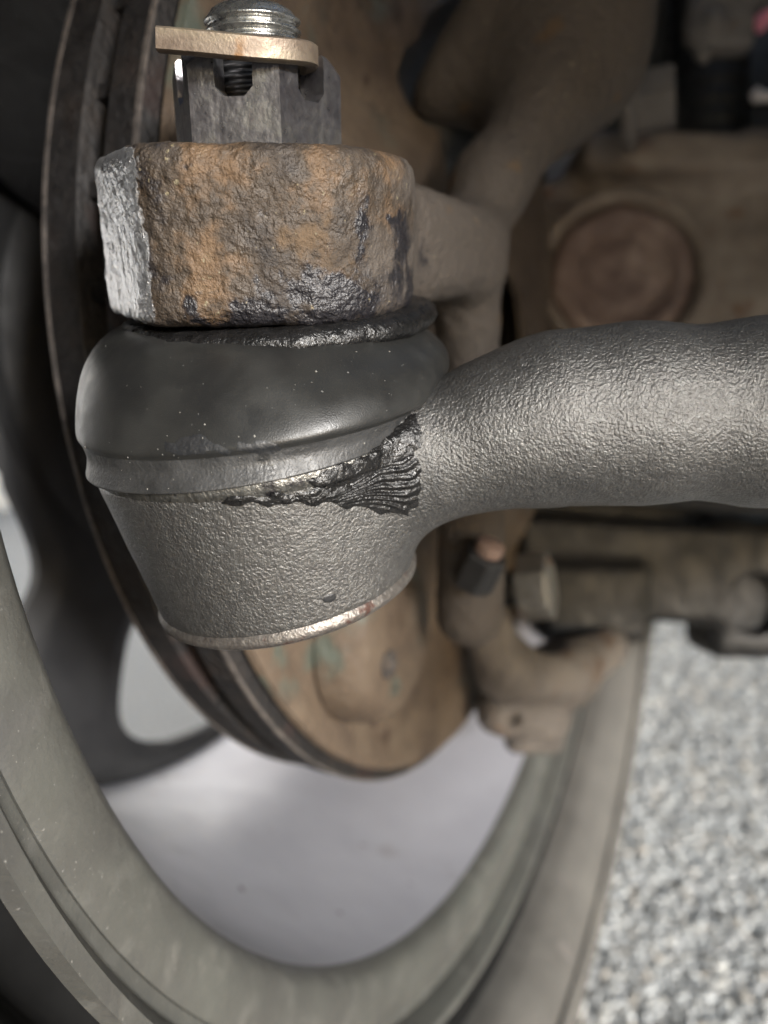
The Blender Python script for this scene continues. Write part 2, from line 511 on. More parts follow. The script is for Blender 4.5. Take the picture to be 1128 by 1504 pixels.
def stones(n):
    t = (1 + 5 ** .5) / 2
    iv = np.array([(-1, t, 0), (1, t, 0), (-1, -t, 0), (1, -t, 0), (0, -1, t), (0, 1, t), (0, -1, -t), (0, 1, -t), (t, 0, -1), (t, 0, 1), (-t, 0, -1), (-t, 0, 1)]) / math.hypot(1, t)
    ifc = np.array([(0, 11, 5), (0, 5, 1), (0, 1, 7), (0, 7, 10), (0, 10, 11), (1, 5, 9), (5, 11, 4), (11, 10, 2), (10, 7, 6), (7, 1, 8), (3, 9, 4), (3, 4, 2), (3, 2, 6), (3, 6, 8), (3, 8, 9), (4, 9, 5), (2, 4, 11), (6, 2, 10), (8, 6, 7), (9, 8, 1)])
    # density falls with distance; wedge the camera sees past the tyre
    d = 0.24 + 2.0 * nrs.rand(n) ** 1.7
    a = nrs.uniform(0.10, 0.62, n)
    x = d * np.sin(a); y = d * np.cos(a)
    r = (0.0014 + 0.0036 * nrs.rand(n) ** 2.0) * (0.75 + 0.45 * d)
    pal = np.array([(0.30, 0.30, 0.29), (0.40, 0.41, 0.41), (0.22, 0.225, 0.23), (0.48, 0.46, 0.42), (0.40, 0.34, 0.27), (0.52, 0.53, 0.53), (0.16, 0.16, 0.16)])
    pc = pal[nrs.choice(7, n, p=[.24, .22, .16, .12, .08, .12, .06])] * nrs.uniform(0.85, 1.15, (n, 1)) * 0.95 * np.array([0.98, 1.0, 1.0])
    pc = (0.55 * pc + 0.45 * np.array([0.33, 0.335, 0.335])) * 0.85
    sc = r[:, None, None] * nrs.uniform(0.6, 1.15, (n, 1, 3))
    v = iv[None] * sc * nrs.uniform(0.8, 1.2, (n, 12, 1))
    ang = nrs.uniform(0, 6.28, n)
    ca, sa = np.cos(ang)[:, None], np.sin(ang)[:, None]
    vx = v[..., 0] * ca - v[..., 1] * sa; vy = v[..., 0] * sa + v[..., 1] * ca
    V = np.stack([vx + x[:, None], vy + y[:, None], v[..., 2] + r[:, None] * 0.35], -1).reshape(-1, 3)
    Fc = (ifc[None] + 12 * np.arange(n)[:, None, None]).reshape(-1, 3)
    me = bpy.data.meshes.new('gravel')
    me.from_pydata(V.tolist(), [], Fc.tolist())
    ca_ = me.color_attributes.new('tint', 'FLOAT_COLOR', 'POINT')
    cc = np.concatenate([np.repeat(pc, 12, 0), np.ones((n * 12, 1))], 1)
    ca_.data.foreach_set('color', cc.ravel())
    me.materials.append(ms)
    o = bpy.data.objects.new('gravel', me)
    COL.objects.link(o)
    o['kind'] = 'stuff'
    return o
stones(80000)

# ------------------------------------------------------------------ wheel (frame: NW inboard axis, UW towards the near edge, VW up)
WC = np.array([0.0334, 0.2577, 0.0583])
NW = nz([0.8959, -0.4415, -0.0490])
VW = nz(np.array([0, 0, 1.0]) - NW[2] * NW)
UW = np.cross(NW, VW)
if UW[1] > 0: UW = -UW

def wl(o, a_deg, r):
    a = math.radians(a_deg)
    return WC + o * NW + r * (math.cos(a) * UW + math.sin(a) * VW)

# pale wall added outside to bounce sunlight in through the wheel's windows
nh = np.array([*(RM @ NW)[:2], 0]); nh /= np.linalg.norm(nh); uh = np.array([-nh[1], nh[0], 0])
wc0 = W(WC) * np.array([1, 1, 0]) - 1.25 * nh
V = [wc0 + a * nh + b * uh + np.array([0, 0, z]) for z in (-0.02, 2.3) for a, b in ((-0.12, -3), (0, -3), (0, 3), (-0.12, 3))]
V += [wc0 + a * nh + b * uh + np.array([0, 0, z]) for z in (2.303, 2.37) for a, b in ((-0.16, -3.05), (0.04, -3.05), (0.04, 3.05), (-0.16, 3.05))]
F6 = [(0, 3, 2, 1), (4, 5, 6, 7), (0, 1, 5, 4), (1, 2, 6, 5), (2, 3, 7, 6), (3, 0, 4, 7)]
gw = obj('bounce_wall', V, F6 + [tuple(i + 8 for i in q) for q in F6], M['bounce_white'], None, False, world=True)
gw['label'] = 'white wall added outside, bouncing light in through the wheel openings'; gw['category'] = 'wall'

wheel = empty('wheel', WC - 0.31 * VW, 'front wheel seen from inside, grey painted steel rim with scuffed lip and dusty tyre', 'wheel')
N_L = 220
hintW = UW
rimp = [(-0.172, 0.206), (-0.176, 0.212), (-0.170, 0.2125), (-0.165, 0.200), (-0.158, 0.190), (-0.14, 0.1885), (-0.11, 0.178), (-0.07, 0.178), (-0.045, 0.186), (-0.02, 0.196),
        (0.0035, 0.2030), (0.0055, 0.2095), (0.0085, 0.2118), (0.0108, 0.2105), (0.0105, 0.2080), (0.0070, 0.2062), (0.0040, 0.2054), (-0.0010, 0.2050), (-0.0010, 0.2034), (0.0038, 0.2028), (0.0042, 0.2018), (0.0040, 0.1965), (0.0028, 0.1925), (0.0005, 0.1902), (-0.003, 0.1890),
        (-0.02, 0.1855), (-0.045, 0.1770), (-0.075, 0.1700), (-0.12, 0.1690), (-0.134, 0.1700), (-0.15, 0.182), (-0.165, 0.192)]
i0, i1 = rimp.index((-0.02, 0.196)), rimp.index((-0.003, 0.1890))
v, f = lathe(rimp[i0:i1 + 1], WC, NW, N_L, hintW)
obj('rim_flange', v, f, M['rim_paint'], wheel, 'auto')
v, f = lathe(rimp[i1:] + rimp[:i0 + 1], WC, NW, N_L, hintW)
obj('rim_barrel', v, f, M['barrel_paint'], wheel, 'auto')
# wheel face: hub disc, outer ring and the spokes between the windows
hubp = [(-0.120, 0.0), (-0.120, 0.060), (-0.126, 0.085), (-0.134, 0.092), (-0.142, 0.090), (-0.134, 0.06), (-0.130, 0.0)]
v, f = lathe(hubp, WC, NW, 72, hintW)
obj('hub_disc', v, f, M['wheel_face'], wheel, 'auto')
# one pressed face: each spoke is the web between two oval windows
NWIN, SPK = 4, -69                                    # four broad spokes, large openings between
def win_half(r):
    q = (r - 0.130) / 0.0365
    return math.radians(32.5) * (1 - abs(q) ** 5) ** 0.5 if abs(q) < 1 else 0.0
rr_ = np.linspace(0.086, 0.1712, 30)
for k in range(NWIN):
    am = math.radians(SPK + 90 * k)
    V = []
    for r_ in rr_:
        hw = math.radians(45) - win_half(r_)
        dish = -0.127 - 0.006 * math.sin(math.pi * (r_ - 0.086) / 0.0852)
        for q in np.linspace(-1, 1, 17):
            a = am + hw * q
            p = WC + r_ * (math.cos(a) * UW + math.sin(a) * VW)
            lip = 0.004 * max(0, abs(q) - 0.6) / 0.4 * (1 if win_half(r_) > 0 else 0)
            V.append(p + (dish - lip) * NW)
    nfr = len(V)
    V += [p - 0.004 * NW for p in V]
    Fc = []
    for i in range(len(rr_) - 1):
        for j in range(16):
            q = (i * 17 + j, i * 17 + j + 1, (i + 1) * 17 + j + 1, (i + 1) * 17 + j)
            Fc.append(q); Fc.append(tuple(nfr + t for t in reversed(q)))
        for j in (0, 16):
            Fc.append((i * 17 + j, (i + 1) * 17 + j, nfr + (i + 1) * 17 + j, nfr + i * 17 + j))
    obj('spoke', V, Fc, M['wheel_face'], wheel, 'auto')
# tyre
tp = [(-0.010, 0.2060), (-0.010, 0.2140), (-0.007, 0.2168), (0.000, 0.2192), (0.008, 0.2210), (0.0150, 0.2222), (0.020, 0.2242), (0.027, 0.2300), (0.032, 0.2400), (0.0335, 0.2500), (0.032, 0.2620), (0.0275, 0.2750),
      (0.021, 0.2860), (0.012, 0.2960), (0.000, 0.3035), (-0.02, 0.3085), (-0.082, 0.3110), (-0.144, 0.3085), (-0.164, 0.3035), (-0.176, 0.2960), (-0.19, 0.28), (-0.198, 0.25), (-0.19, 0.225), (-0.176, 0.214), (-0.168, 0.206)]
tps = smooth_path(tp, 3)
v, f = lathe([tuple(q) for q in tps], WC, NW, N_L, hintW)
tyre = obj('tyre', v, f, M['tyre'], wheel, True)
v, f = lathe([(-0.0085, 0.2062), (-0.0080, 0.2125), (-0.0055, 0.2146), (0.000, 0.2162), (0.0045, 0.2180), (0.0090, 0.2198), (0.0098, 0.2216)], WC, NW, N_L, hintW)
obj('bead_shade', v, f, M['gap_shade'], tyre, True)  # black strip: shade of the gap between rim lip and tyre, as colour
# moulded ribs round the sidewall and a raised moulded block, sub-parts of the tyre
for (o0, r0) in ((0.0322, 0.2385), (0.0255, 0.2795)):
    v, f = lathe([(o0 + .0012 * math.cos(t), r0 + .0012 * math.sin(t)) for t in np.linspace(0, 6.283, 8, endpoint=False)], WC, NW, N_L, hintW, close=True)
    obj('moulded_rib', v, f, M['tyre'], tyre, True)
v, f = lathe([(0.0328, 0.2440), (0.0343, 0.2455), (0.0345, 0.2560), (0.0325, 0.2585)], WC, NW, 10, UW, a0=math.radians(-140), a1=math.radians(-131))
obj('moulded_block', v, f, M['tyre'], tyre, 'auto')

# ------------------------------------------------------------------ brake disc and dust shield
disc = empty('brake_disc', WC - 0.025 * NW, 'rusty vented brake disc with dark edge inside the wheel', 'brake disc')
v, f = lathe([(-0.0370, 0.075), (-0.0370, 0.1440), (-0.0362, 0.1449), (-0.0285, 0.1449), (-0.0280, 0.1440), (-0.0280, 0.075)], WC, NW, N_L, hintW, close=True)
obj('outer_plate', v, f, M['disc_edge'], disc, 'auto')
v, f = lathe([(-0.0220, 0.075), (-0.0220, 0.1446), (-0.0212, 0.1455), (-0.0145, 0.1455), (-0.0138, 0.1446), (-0.0138, 0.075)], WC, NW, N_L, hintW, close=True)
obj('inner_plate', v, f, M['disc_edge'], disc, 'auto')
for o0_, o1_ in ((-0.0371, -0.0362), (-0.0146, -0.0137)):
    v, f = lathe([(o0_, 0.1441 if o0_ < -0.03 else 0.1455), (o0_, 0.1452 if o0_ < -0.03 else 0.1457), (o1_, 0.1452 if o0_ < -0.03 else 0.1457), (o1_, 0.1449)], WC, NW, N_L, hintW, close=True)
    obj('worn_edge', v, f, M['worn'], disc, 'auto')
prts = []
for k in range(48):
    a = math.radians(k * 7.5)
    rad = math.cos(a) * UW + math.sin(a) * VW
    tan = np.cross(NW, rad)
    prts.append(prism([(0.08, -0.0015), (0.1425, -0.0015), (0.1425, 0.0015), (0.08, 0.0015)], WC, rad, tan, NW, -0.0282, -0.0218))
v, f = join(prts)
o = obj('cooling_vanes', v, f, M['disc_edge'], disc, False); o['kind'] = 'stuff'
v, f = lathe([(-0.12, 0.02), (-0.12, 0.068), (-0.115, 0.072), (-0.038, 0.0755), (-0.0366, 0.078)], WC, NW, 96, hintW)
obj('hat', v, f, M['disc_face'], disc, 'auto')

cal = empty('brake_caliper', wl(-0.07, 75, 0.13), 'dark brake caliper straddling the disc at the upper left', 'brake caliper')
def calsec(o0, o1, r0, r1, a0, a1, nm, mt):
    pf = [(o0, r0 + .004), (o0 + .004, r0), (o1 - .004, r0), (o1, r0 + .004), (o1, r1 - .006), (o1 - .006, r1), (o0 + .006, r1), (o0, r1 - .006)]
    v, f = lathe(pf, WC, NW, 24, UW, close=True, a0=math.radians(a0), a1=math.radians(a1))
    m_ = len(pf); f += [tuple(range(m_)), tuple(24 * m_ + i for i in range(m_ - 1, -1, -1))]
    return obj(nm, v, f, M[mt], cal, 'auto')
sgn_up = 1 if (VW @ np.cross(NW, UW)) > 0 else -1
calsec(-0.119, -0.039, 0.078, 0.1665, sgn_up * 20, sgn_up * 134, 'caliper_body', 'liner')
calsec(-0.044, -0.0385, 0.095, 0.140, sgn_up * 44, sgn_up * 120, 'pad_plate', 'black_steel')

shield = empty('dust_shield', WC - 0.008 * NW, 'rusty brown brake dust shield with flaking green paint', 'dust shield')
shp = [(-0.0130, 0.1405), (-0.0118, 0.1420), (-0.0100, 0.1415), (-0.0092, 0.1385), (-0.0105, 0.1345), (-0.0108, 0.1300), (-0.0095, 0.1200), (-0.0070, 0.1000), (-0.0040, 0.0860), (0.004, 0.0770), (0.0075, 0.0740), (0.0085, 0.060), (0.0085, 0.02), (0.0060, 0.02), (0.0060, 0.07), (-0.006, 0.085), (-0.0115, 0.12), (-0.0125, 0.135)]
v, f = lathe(shp, WC, NW, N_L, hintW, close=True)
obj('shield_plate', v, f, M['shield'], shield, 'auto')

def onplane(px, py, off):
    r = P(px, py, 1.0)
    t = ((WC + off * NW) @ NW) / (r @ NW)
    return r * t
hp_ = onplane(590, 935, 0.0025)
v, f = lathe([(-0.012, 0.0245), (-0.006, 0.0235), (-0.0020, 0.0215), (0.0, 0.0180), (0.0002, 0.0)], hp_, NW, 48)
obj('shield_mount', v, f, M['shield'], shield, 'auto')
v, f = lathe([(-0.002, 0.0040), (0.0004, 0.0038), (0.0006, 0.0025), (-0.0008, 0.0)], onplane(571, 976, 0.0028), NW, 24)
obj('hole_dot', v, f, M['knuckle_dark'], shield, 'auto')  # dark dot in place of a hole, its inner shade put into the colour

# ------------------------------------------------------------------ tie rod end axes
A_ST = nz([0.0, -0.335, 0.942])                       # stud, nut and knuckle eye
def roll_axis(deg, tilt=0.335):
    a = math.radians(deg)
    return nz([-math.sin(a), -tilt, math.cos(a) * math.sqrt(1 - tilt * tilt)])
A_BT = roll_axis(7.5)
A_HS = roll_axis(10)

# ------------------------------------------------------------------ steering knuckle
BC = P(372, 350, 0.1175)
e0, e1, e2 = frame(A_ST)                               # e0 to the camera, e1 to the side
if e1[0] < 0: e1 = -e1
HB = 0.0112
def knuckle(X):
    b = sd_cyl(X, BC, A_ST, 0.0245, HB, 0.0030)
    nl = nz(0.86 * -e1 + 0.50 * e0)
    b = si(b, (X - BC) @ nl - 0.0208, 0.0024)
    nf = nz(0.10 * e1 + 1.0 * e0)
    b = si(b, (X - BC) @ nf - 0.0228, 0.004)
    # arm running back to the upright: a bar that tapers away from the eye
    pa, pb = BC + 0.006 * e1, P(690, 372, 0.167)
    ax = nz(pb - pa); by = nz(np.cross(A_ST, ax)); bz = np.cross(ax, by)
    L_ = np.linalg.norm(pb - pa)
    q = np.stack([(X - pa) @ ax, (X - pa) @ by, (X - pa) @ bz], 1)
    k_ = 1 - 0.30 * np.clip(q[:, 0] / L_, 0, 1)
    q[:, 1] /= k_; q[:, 2] /= k_; q[:, 0] -= L_ / 2
    arm = sd_box(q, np.zeros(3), (L_ / 2 - 0.001, 0.0128, 0.0118), np.eye(3), 0.0075) * 0.8
    d = su(b, arm, 0.004)
    # upright
    up = sd_cone(X, P(690, 900, 0.205), P(696, 640, 0.185), 0.0090, 0.0078)
    up = su(up, sd_cone(X, P(696, 640, 0.185), P(686, 470, 0.172), 0.0078, 0.0066), 0.004)
    up = su(up, sd_cone(X, P(686, 470, 0.172), P(678, 375, 0.168), 0.0066, 0.0078), 0.004)
    up = su(up, sd_cone(X, P(678, 375, 0.168), P(722, 268, 0.173), 0.0078, 0.0078), 0.006)
    up = su(up, sd_cone(X, P(722, 268, 0.173), P(798, 160, 0.183), 0.0078, 0.0098), 0.006)
    up = su(up, sd_cone(X, P(798, 160, 0.183), P(845, 40, 0.19), 0.0098, 0.013), 0.006)
    up = su(up, sd_cone(X, P(850, 40, 0.19), P(880, -160, 0.20), 0.012, 0.015), 0.008)
    d = su(d, up, 0.009)
    # broad flat limb rising from the upright, its lower edge rounded under
    wn = nz([-0.10, -1.0, -0.22]); wx = nz(np.cross(wn, np.array([0, 0, 1.0]))); wz = np.cross(wx, wn)
    if wx[0] < 0: wx = -wx
    wb = sd_box(X, P(752, 22, 0.193), (0.0285, 0.0120, 0.0255), np.stack([wx, wn, wz]), 0.0105)
    wb = si(wb, (X - P(622, 85, 0.190)) @ np.array([-0.805, 0.0, 0.593]), 0.008)
    d = su(d, wb, 0.020)
    return d
v, f = surface_net(knuckle, (-0.042, 0.085, -0.045), (0.095, 0.285, 0.20), 0.0009)
kn = empty('steering_knuckle', P(690, 900, 0.205), 'rusty cast steering knuckle whose thick eye holds the castle nut', 'steering knuckle')
# split the eye (fine mesh) from the rest (coarser) is not needed: one casting, two surfaces
from mathutils import noise as mnoise
ko = obj('casting', v, f, M['knuckle_rust'], kn, True)
ko.data.materials.append(M['boss_rust']); ko.data.materials.append(M['boss_bare']); ko.data.materials.append(M['knuckle_dark'])
nlw = nz(0.86 * -e1 + 0.50 * e0)
vv = np.asarray(v)
mi = []
cent = np.array([vv[list(q)].mean(0) for q in f])
nrm_ = np.array([np.cross(vv[q[2]] - vv[q[0]], vv[q[3]] - vv[q[1]]) for q in f]); nrm_ /= np.linalg.norm(nrm_, axis=1)[:, None] + 1e-12
rel = cent - BC
mi = np.full(len(f), 1)
ko.data.polygons.foreach_set('material_index', mi.astype(np.int32))
bm = bmesh.new(); bm.from_mesh(ko.data)
bcw = Vector(W(BC) - world_loc(ko)); 
fs = [q for q in bm.faces if (q.calc_center_median() - bcw).length < 0.036]
bmesh.ops.subdivide_edges(bm, edges=list({e for q in fs for e in q.edges}), cuts=1, use_grid_fill=True)
bm.to_mesh(ko.data); bm.free()
ko.data.polygons.foreach_set('use_smooth', [True] * len(ko.data.polygons))
displace(ko, 0.0040, 0.0006, 2)
displace(ko, 0.0013, 0.00045, 2)

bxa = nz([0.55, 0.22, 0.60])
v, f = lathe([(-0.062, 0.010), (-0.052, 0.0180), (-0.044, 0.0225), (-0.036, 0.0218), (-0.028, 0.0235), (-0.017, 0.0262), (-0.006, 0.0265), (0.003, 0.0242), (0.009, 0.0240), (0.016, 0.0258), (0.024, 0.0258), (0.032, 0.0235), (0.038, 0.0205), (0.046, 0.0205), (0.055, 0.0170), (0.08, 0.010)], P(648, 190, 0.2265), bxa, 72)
ab = obj('hollow_filler', v, f, M['hose'], None, True)  # black body added so the hollow's shade is there as dark colour
ab['label'] = 'boot-shaped black filler standing in for the shade in the knuckle hollow'; ab['category'] = 'boot'

# ------------------------------------------------------------------ castle nut
NC = BC + (HB + 0.0001) * A_ST + 0.0015 * e1
nut = empty('castle_nut', NC, 'hexagonal zinc castle nut with slotted sides sitting on the rusty knuckle eye', 'nut')
RH, HN, SLOT = 0.0124, 0.0124, 0.0060
h0, h1_ = 0.0, HN
ang0 = math.radians(-37)
hexp = [(RH * math.sin(ang0 + k * math.pi / 3), RH * math.cos(ang0 + k * math.pi / 3)) for k in range(6)]   # (side, front)
def tmpobj(name, v, f):
    o = obj(name, v, f, M['zinc'], nut, False)
    bm = bmesh.new(); bm.from_mesh(o.data); bmesh.ops.recalc_face_normals(bm, faces=bm.faces); bm.to_mesh(o.data); bm.free()
    return o
v, f = prism(hexp, NC, e1, e0, e2, 0.0, HN)
no = tmpobj('nut_body', v, f)
cutters = []
v, f = prism(circle(0.0068, 48), NC, e1, e0, e2, -0.001, HN + 0.002); cutters.append(tmpobj('cut', v, f))
for k in range(3):
    a = ang0 + math.pi / 6 + k * math.pi / 3
    dr = math.sin(a) * e1 + math.cos(a) * e0; tn_ = math.cos(a) * e1 - math.sin(a) * e0
    hw = 0.0026
    poly = [(-hw, HN - SLOT + 0.0012), (-hw + 0.0012, HN - SLOT), (hw - 0.0012, HN - SLOT), (hw, HN - SLOT + 0.0012), (hw, HN + 0.002), (-hw, HN + 0.002)]
    v, f = prism(poly, NC, tn_, e2, dr, -0.02, 0.02); cutters.append(tmpobj('cut', v, f))
# rounded chamfer at the top corners
v, f = lathe([(HN - 0.0022, 0.0150), (HN - 0.0022, 0.0124), (HN - 0.001, 0.0115), (HN + 0.0006, 0.0102), (HN + 0.003, 0.0102), (HN + 0.003, 0.0150)], NC, A_ST, 64, (0, -1, 0), close=True)
cutters.append(tmpobj('cut', v, f))
for c in cutters:
    m = no.modifiers.new('b', 'BOOLEAN'); m.operation = 'DIFFERENCE'; m.object = c; m.solver = 'EXACT'
apply_mods(no)
for c in cutters:
    bpy.data.objects.remove(c)
bevel(no, 0.00042, 2, 30)
no.data.polygons.foreach_set('use_smooth', [False] * len(no.data.polygons))

# ------------------------------------------------------------------ cotter pin
pin = empty('cotter_pin', P(445, 105, 0.112), 'bent flat cotter pin across the top of the castle nut', 'cotter pin')
path = smooth_path([P(425, 150, 0.1195), P(440, 116, 0.1125), P(455, 88, 0.1065), P(455, 81, 0.1035), P(442, 77, 0.1005), P(412, 74, 0.0985), P(360, 70, 0.0970), P(300, 64, 0.0965), P(232, 58, 0.0965)], 8)
hh, tt = 0.00142, 0.0011
prof = [(-tt * .9, -hh * .8), (-tt * .5, -hh), (tt * .55, -hh), (tt, -hh * .7), (tt, hh * .7), (tt * .55, hh), (-tt * .5, hh), (-tt * .9, hh * .8)]
v, f = sweep(path, prof, A_ST)
obj('pin_leg', v, f, M['pin'], pin, 'auto')

# ------------------------------------------------------------------ tie rod end
HC = P(400, 750, 0.1185)
tre = empty('tie_rod_end', HC, 'dark grey tie rod end with black rubber boot under the knuckle eye', 'tie rod end')
hx, hy, hz_ = frame(A_HS)
if hy[0] < 0: hy = -hy
def housing(X):
    z = (X - HC) @ A_HS
    h = sd_cyl(X, HC - 0.0000 * A_HS, A_HS, 0.0200, 0.0118, 0.0016, 0.0233)
    c = [P(470, 735, 0.116), P(620, 672, 0.113), P(740, 634, 0.1115), P(820, 616, 0.111), P(930, 609, 0.1105), P(1128, 606, 0.110), P(1700, 604, 0.108)]
    r = [0.0100, 0.0092, 0.0103, 0.0117, 0.0122, 0.0127, 0.0130]
    rod = None
    for i in range(len(c) - 1):
        q = sd_cone(X, c[i], c[i + 1], r[i], r[i + 1])
        rod = q if rod is None else su(rod, q, 0.004)
    return su(h, rod, 0.0065)
v, f = surface_net(housing, (-0.05, 0.085, -0.035), (0.115, 0.148, 0.032), 0.0006)
hs = obj('housing', v, f, M['cast_grey'], tre, True)
displace(hs, 0.006, 0.00025, 2)
# crimped cap edge at the bottom
v, f = lathe([(-0.0104, 0.0199), (-0.0115, 0.0206), (-0.0122, 0.0205), (-0.0128, 0.0197), (-0.0131, 0.0185), (-0.0131, 0.001)], HC, A_HS, 128)
obj('end_cap', v, f, M['crimp'], tre, True)
# retaining ring between housing and boot
RC = HC + 0.0118 * A_HS + 0.0003 * hy
v, f = lathe([(-0.0022, 0.0222), (-0.0018, 0.02335), (0.0000, 0.02345), (0.0008, 0.0230), (0.0012, 0.021)], RC - 0.0002 * A_HS, roll_axis(5.5), 128)
ro_ = obj('retaining_ring', v, f, M['clamp_steel'], tre, True)
displace(ro_, 0.002, 0.0004, 2)
# rubber boot: rings tilt from the housing axis to the stud axis
B0 = HC + 0.0114 * A_HS - 0.0004 * hy                    # lower lip
B1 = BC - (HB + 0.0008) * A_ST             # top under the eye
bprof = [(0.00, 0.0222), (0.00, 0.02385), (0.05, 0.0242), (0.14, 0.0247), (0.22, 0.0257), (0.245, 0.0261), (0.30, 0.0270), (0.42, 0.0276), (0.55, 0.0278), (0.68, 0.0275), (0.80, 0.0264), (0.91, 0.0244), (0.98, 0.0216), (1.0, 0.0185), (1.0, 0.008)]
bps = smooth_path(bprof, 4)
nb = 144
V = []
for t, r_ in bps:
    t = min(max(t, 0), 1.0)
    s_ = t * t * (3 - 2 * t)
    ax = nz(A_BT * (1 - s_) + A_ST * s_)
    c = B0 * (1 - t) + B1 * t + 0.0022 * e1 * math.sin(math.pi * min(1, t * 0.65))
    q0, q1, _ = frame(ax)
    for j in range(nb):
        a = 2 * math.pi * j / nb
        V.append(c + r_ * (math.cos(a) * q0 + math.sin(a) * q1))
nr_ = len(bps)
Fc = [(i * nb + j, i * nb + (j + 1) % nb, (i + 1) * nb + (j + 1) % nb, (i + 1) * nb + j) for i in range(nr_ - 1) for j in range(nb)]
bt = obj('dust_boot', V, Fc, M['boot_rubber'], tre, True)
bt.data.materials.append(M['boot_band'])
lim_ = sum(1 for t, r_ in bps if t < 0.235)
bt.data.polygons.foreach_set('material_index', [1 if (i // nb) < lim_ else 0 for i in range(len(Fc))])
# stud with real helical-looking thread rings
pitch = 0.0013
def stud_part(name, za, zb, tip, mt, ph):
    prf = [(za, 0.0)]
    z = za
    while z < zb - pitch * 0.9:
        for dz, rr in ((0.0, 0.00605), (0.22, 0.00635), (0.42, 0.00675), (0.58, 0.00675), (0.78, 0.00635)):
            prf.append((z + dz * pitch, rr))
        z += pitch
    prf += tip(z)
    v, f = lathe(prf, NC, A_ST, 72)
    e_0, e_1, _ = frame(A_ST)
    rv = v - NC
    an = np.arctan2(rv @ e_1, rv @ e_0)
    rad = np.hypot(rv @ e_1, rv @ e_0)
    v = v + (pitch * (an / (2 * math.pi)) * (rad > 0.0058) * ((rv @ A_ST) < zb - 0.0008) * 0.6)[:, None] * A_ST
    return obj(name, v, f, M[mt], tre, True)
stud_part('threaded_stud', 0.0126, 0.0183, lambda z: [(z, 0.0061), (z + 0.0006, 0.0057), (z + 0.0012, 0.0047), (z + 0.0013, 0.0)], 'thread', 0)
stud_part('stud_shank', -0.004, 0.0126, lambda z: [(z, 0.006), (z, 0.0)], 'thread_shaded', 0)  # same stud inside the nut, slot shade put into a darker colour

# ---- grease and dirt: thin real layers laid on the surfaces they stick to
dg = bpy.context.evaluated_depsgraph_get()
def bvh_of(objs):
    VV, FF, off = [], [], 0
    for o in objs:
        base = Vector(world_loc(o))
        VV += [(v_.co + base) for v_ in o.data.vertices]
        FF += [tuple(i + off for i in p.vertices) for p in o.data.polygons]
        off += len(o.data.vertices)
    return BVHTree.FromPolygons(VV, FF)
bv = bvh_of([hs, ro_, bt])
def smear(name, poly, height, step=2.2, ridge=None, edge=10.0, mat='grease', parent=tre):
    """lay a thick layer on the surface inside an outline (outline given where it shows in the photo)"""
    poly = np.asarray(poly, float)
    x0, y0 = poly.min(0); x1, y1 = poly.max(0)
    xs = np.arange(x0, x1 + step, step); ys = np.arange(y0, y1 + step, step)
    gx, gy = np.meshgrid(xs, ys, indexing='ij')
    pts = np.stack([gx.ravel(), gy.ravel()], 1)
    # signed distance to polygon
    dmin = np.full(len(pts), 1e9); ins = np.zeros(len(pts), bool)
    for i in range(len(poly)):
        a, b = poly[i], poly[(i + 1) % len(poly)]
        ba = b - a; t = np.clip(((pts - a) @ ba) / (ba @ ba), 0, 1)
        dmin = np.minimum(dmin, np.linalg.norm(pts - a - t[:, None] * ba, axis=1))
        cr = ((a[1] > pts[:, 1]) != (b[1] > pts[:, 1])) & (pts[:, 0] < (b[0] - a[0]) * (pts[:, 1] - a[1]) / (b[1] - a[1] + 1e-12) + a[0])
        ins ^= cr
    wob = 3.0 * np.sin(pts[:, 0] * 0.11 + pts[:, 1] * 0.07) + 2.0 * np.sin(pts[:, 1] * 0.21 - pts[:, 0] * 0.17)
    sdist = np.where(ins, dmin, -dmin) + wob
    V, idx = [], {}
    org = Vector(CAM)
    for k, p in enumerate(pts):
        if sdist[k] < 0: continue
        dr = Vector(RM @ nz(P(p[0], p[1], 1.0)))
        hit = bv.ray_cast(org, dr)
        if hit[0] is None or hit[3] > 0.16: continue
        h = height * min(1, sdist[k] / edge) ** 0.6
        if ridge is not None: h *= ridge(p[0], p[1])
        n_ = hit[1]
        if n_.dot(dr) > 0: n_ = -n_
        idx[k] = len(V); V.append(np.array(hit[0] + n_ * (h + 0.00004)))
    ny = len(ys)
    Fc = []
    for i in range(len(xs) - 1):
        for j in range(ny - 1):
            q = [i * ny + j, (i + 1) * ny + j, (i + 1) * ny + j + 1, i * ny + j + 1]
            if all(k in idx for k in q):
                ds = [V[idx[k]] for k in q]
                if max(np.linalg.norm(ds[a] - ds[b]) for a in range(4) for b in range(a)) < 0.004:
                    Fc.append(tuple(idx[k] for k in q))
    return obj(name, V, Fc, M[mat], parent, True, world=True)

from mathutils import noise as mnoise
def noise_at(x, y):
    return mnoise.noise(Vector((x, y, 0.3)))
def fan(px, py):
    # ridges fanning out from a point left of the smear
    a = math.atan2(py - 742, px - 455) + 0.05 * math.sin(px * .05)
    r = math.hypot(px - 455, py - 742)
    a += 0.05 * noise_at(px * .03, py * .03)
    g_ = 0.6 + 0.5 * noise_at(px * .08 + 9, py * .08)
    return 0.55 + g_ * 0.16 * math.sin(a * 26 + 1.2 * math.sin(r * 0.05)) + 0.15 * math.sin(a * 83 + r * .03)
FAN = 1
smear('grease_fan', [(372, 738), (440, 722), (505, 705), (545, 685), (575, 662), (598, 655), (612, 672), (622, 700), (618, 735), (600, 758), (560, 752), (520, 744), (470, 740), (420, 742)], 0.0011, 1.3, fan, 26)
smear('grease_streak', [(318, 733), (360, 728), (420, 724), (480, 712), (482, 726), (430, 738), (370, 742), (325, 742)], 0.0005, 2.0, lambda x, y: 0.75 + 0.25 * math.sin(x * .16) * math.sin(y * .2 + x * .05), 7)
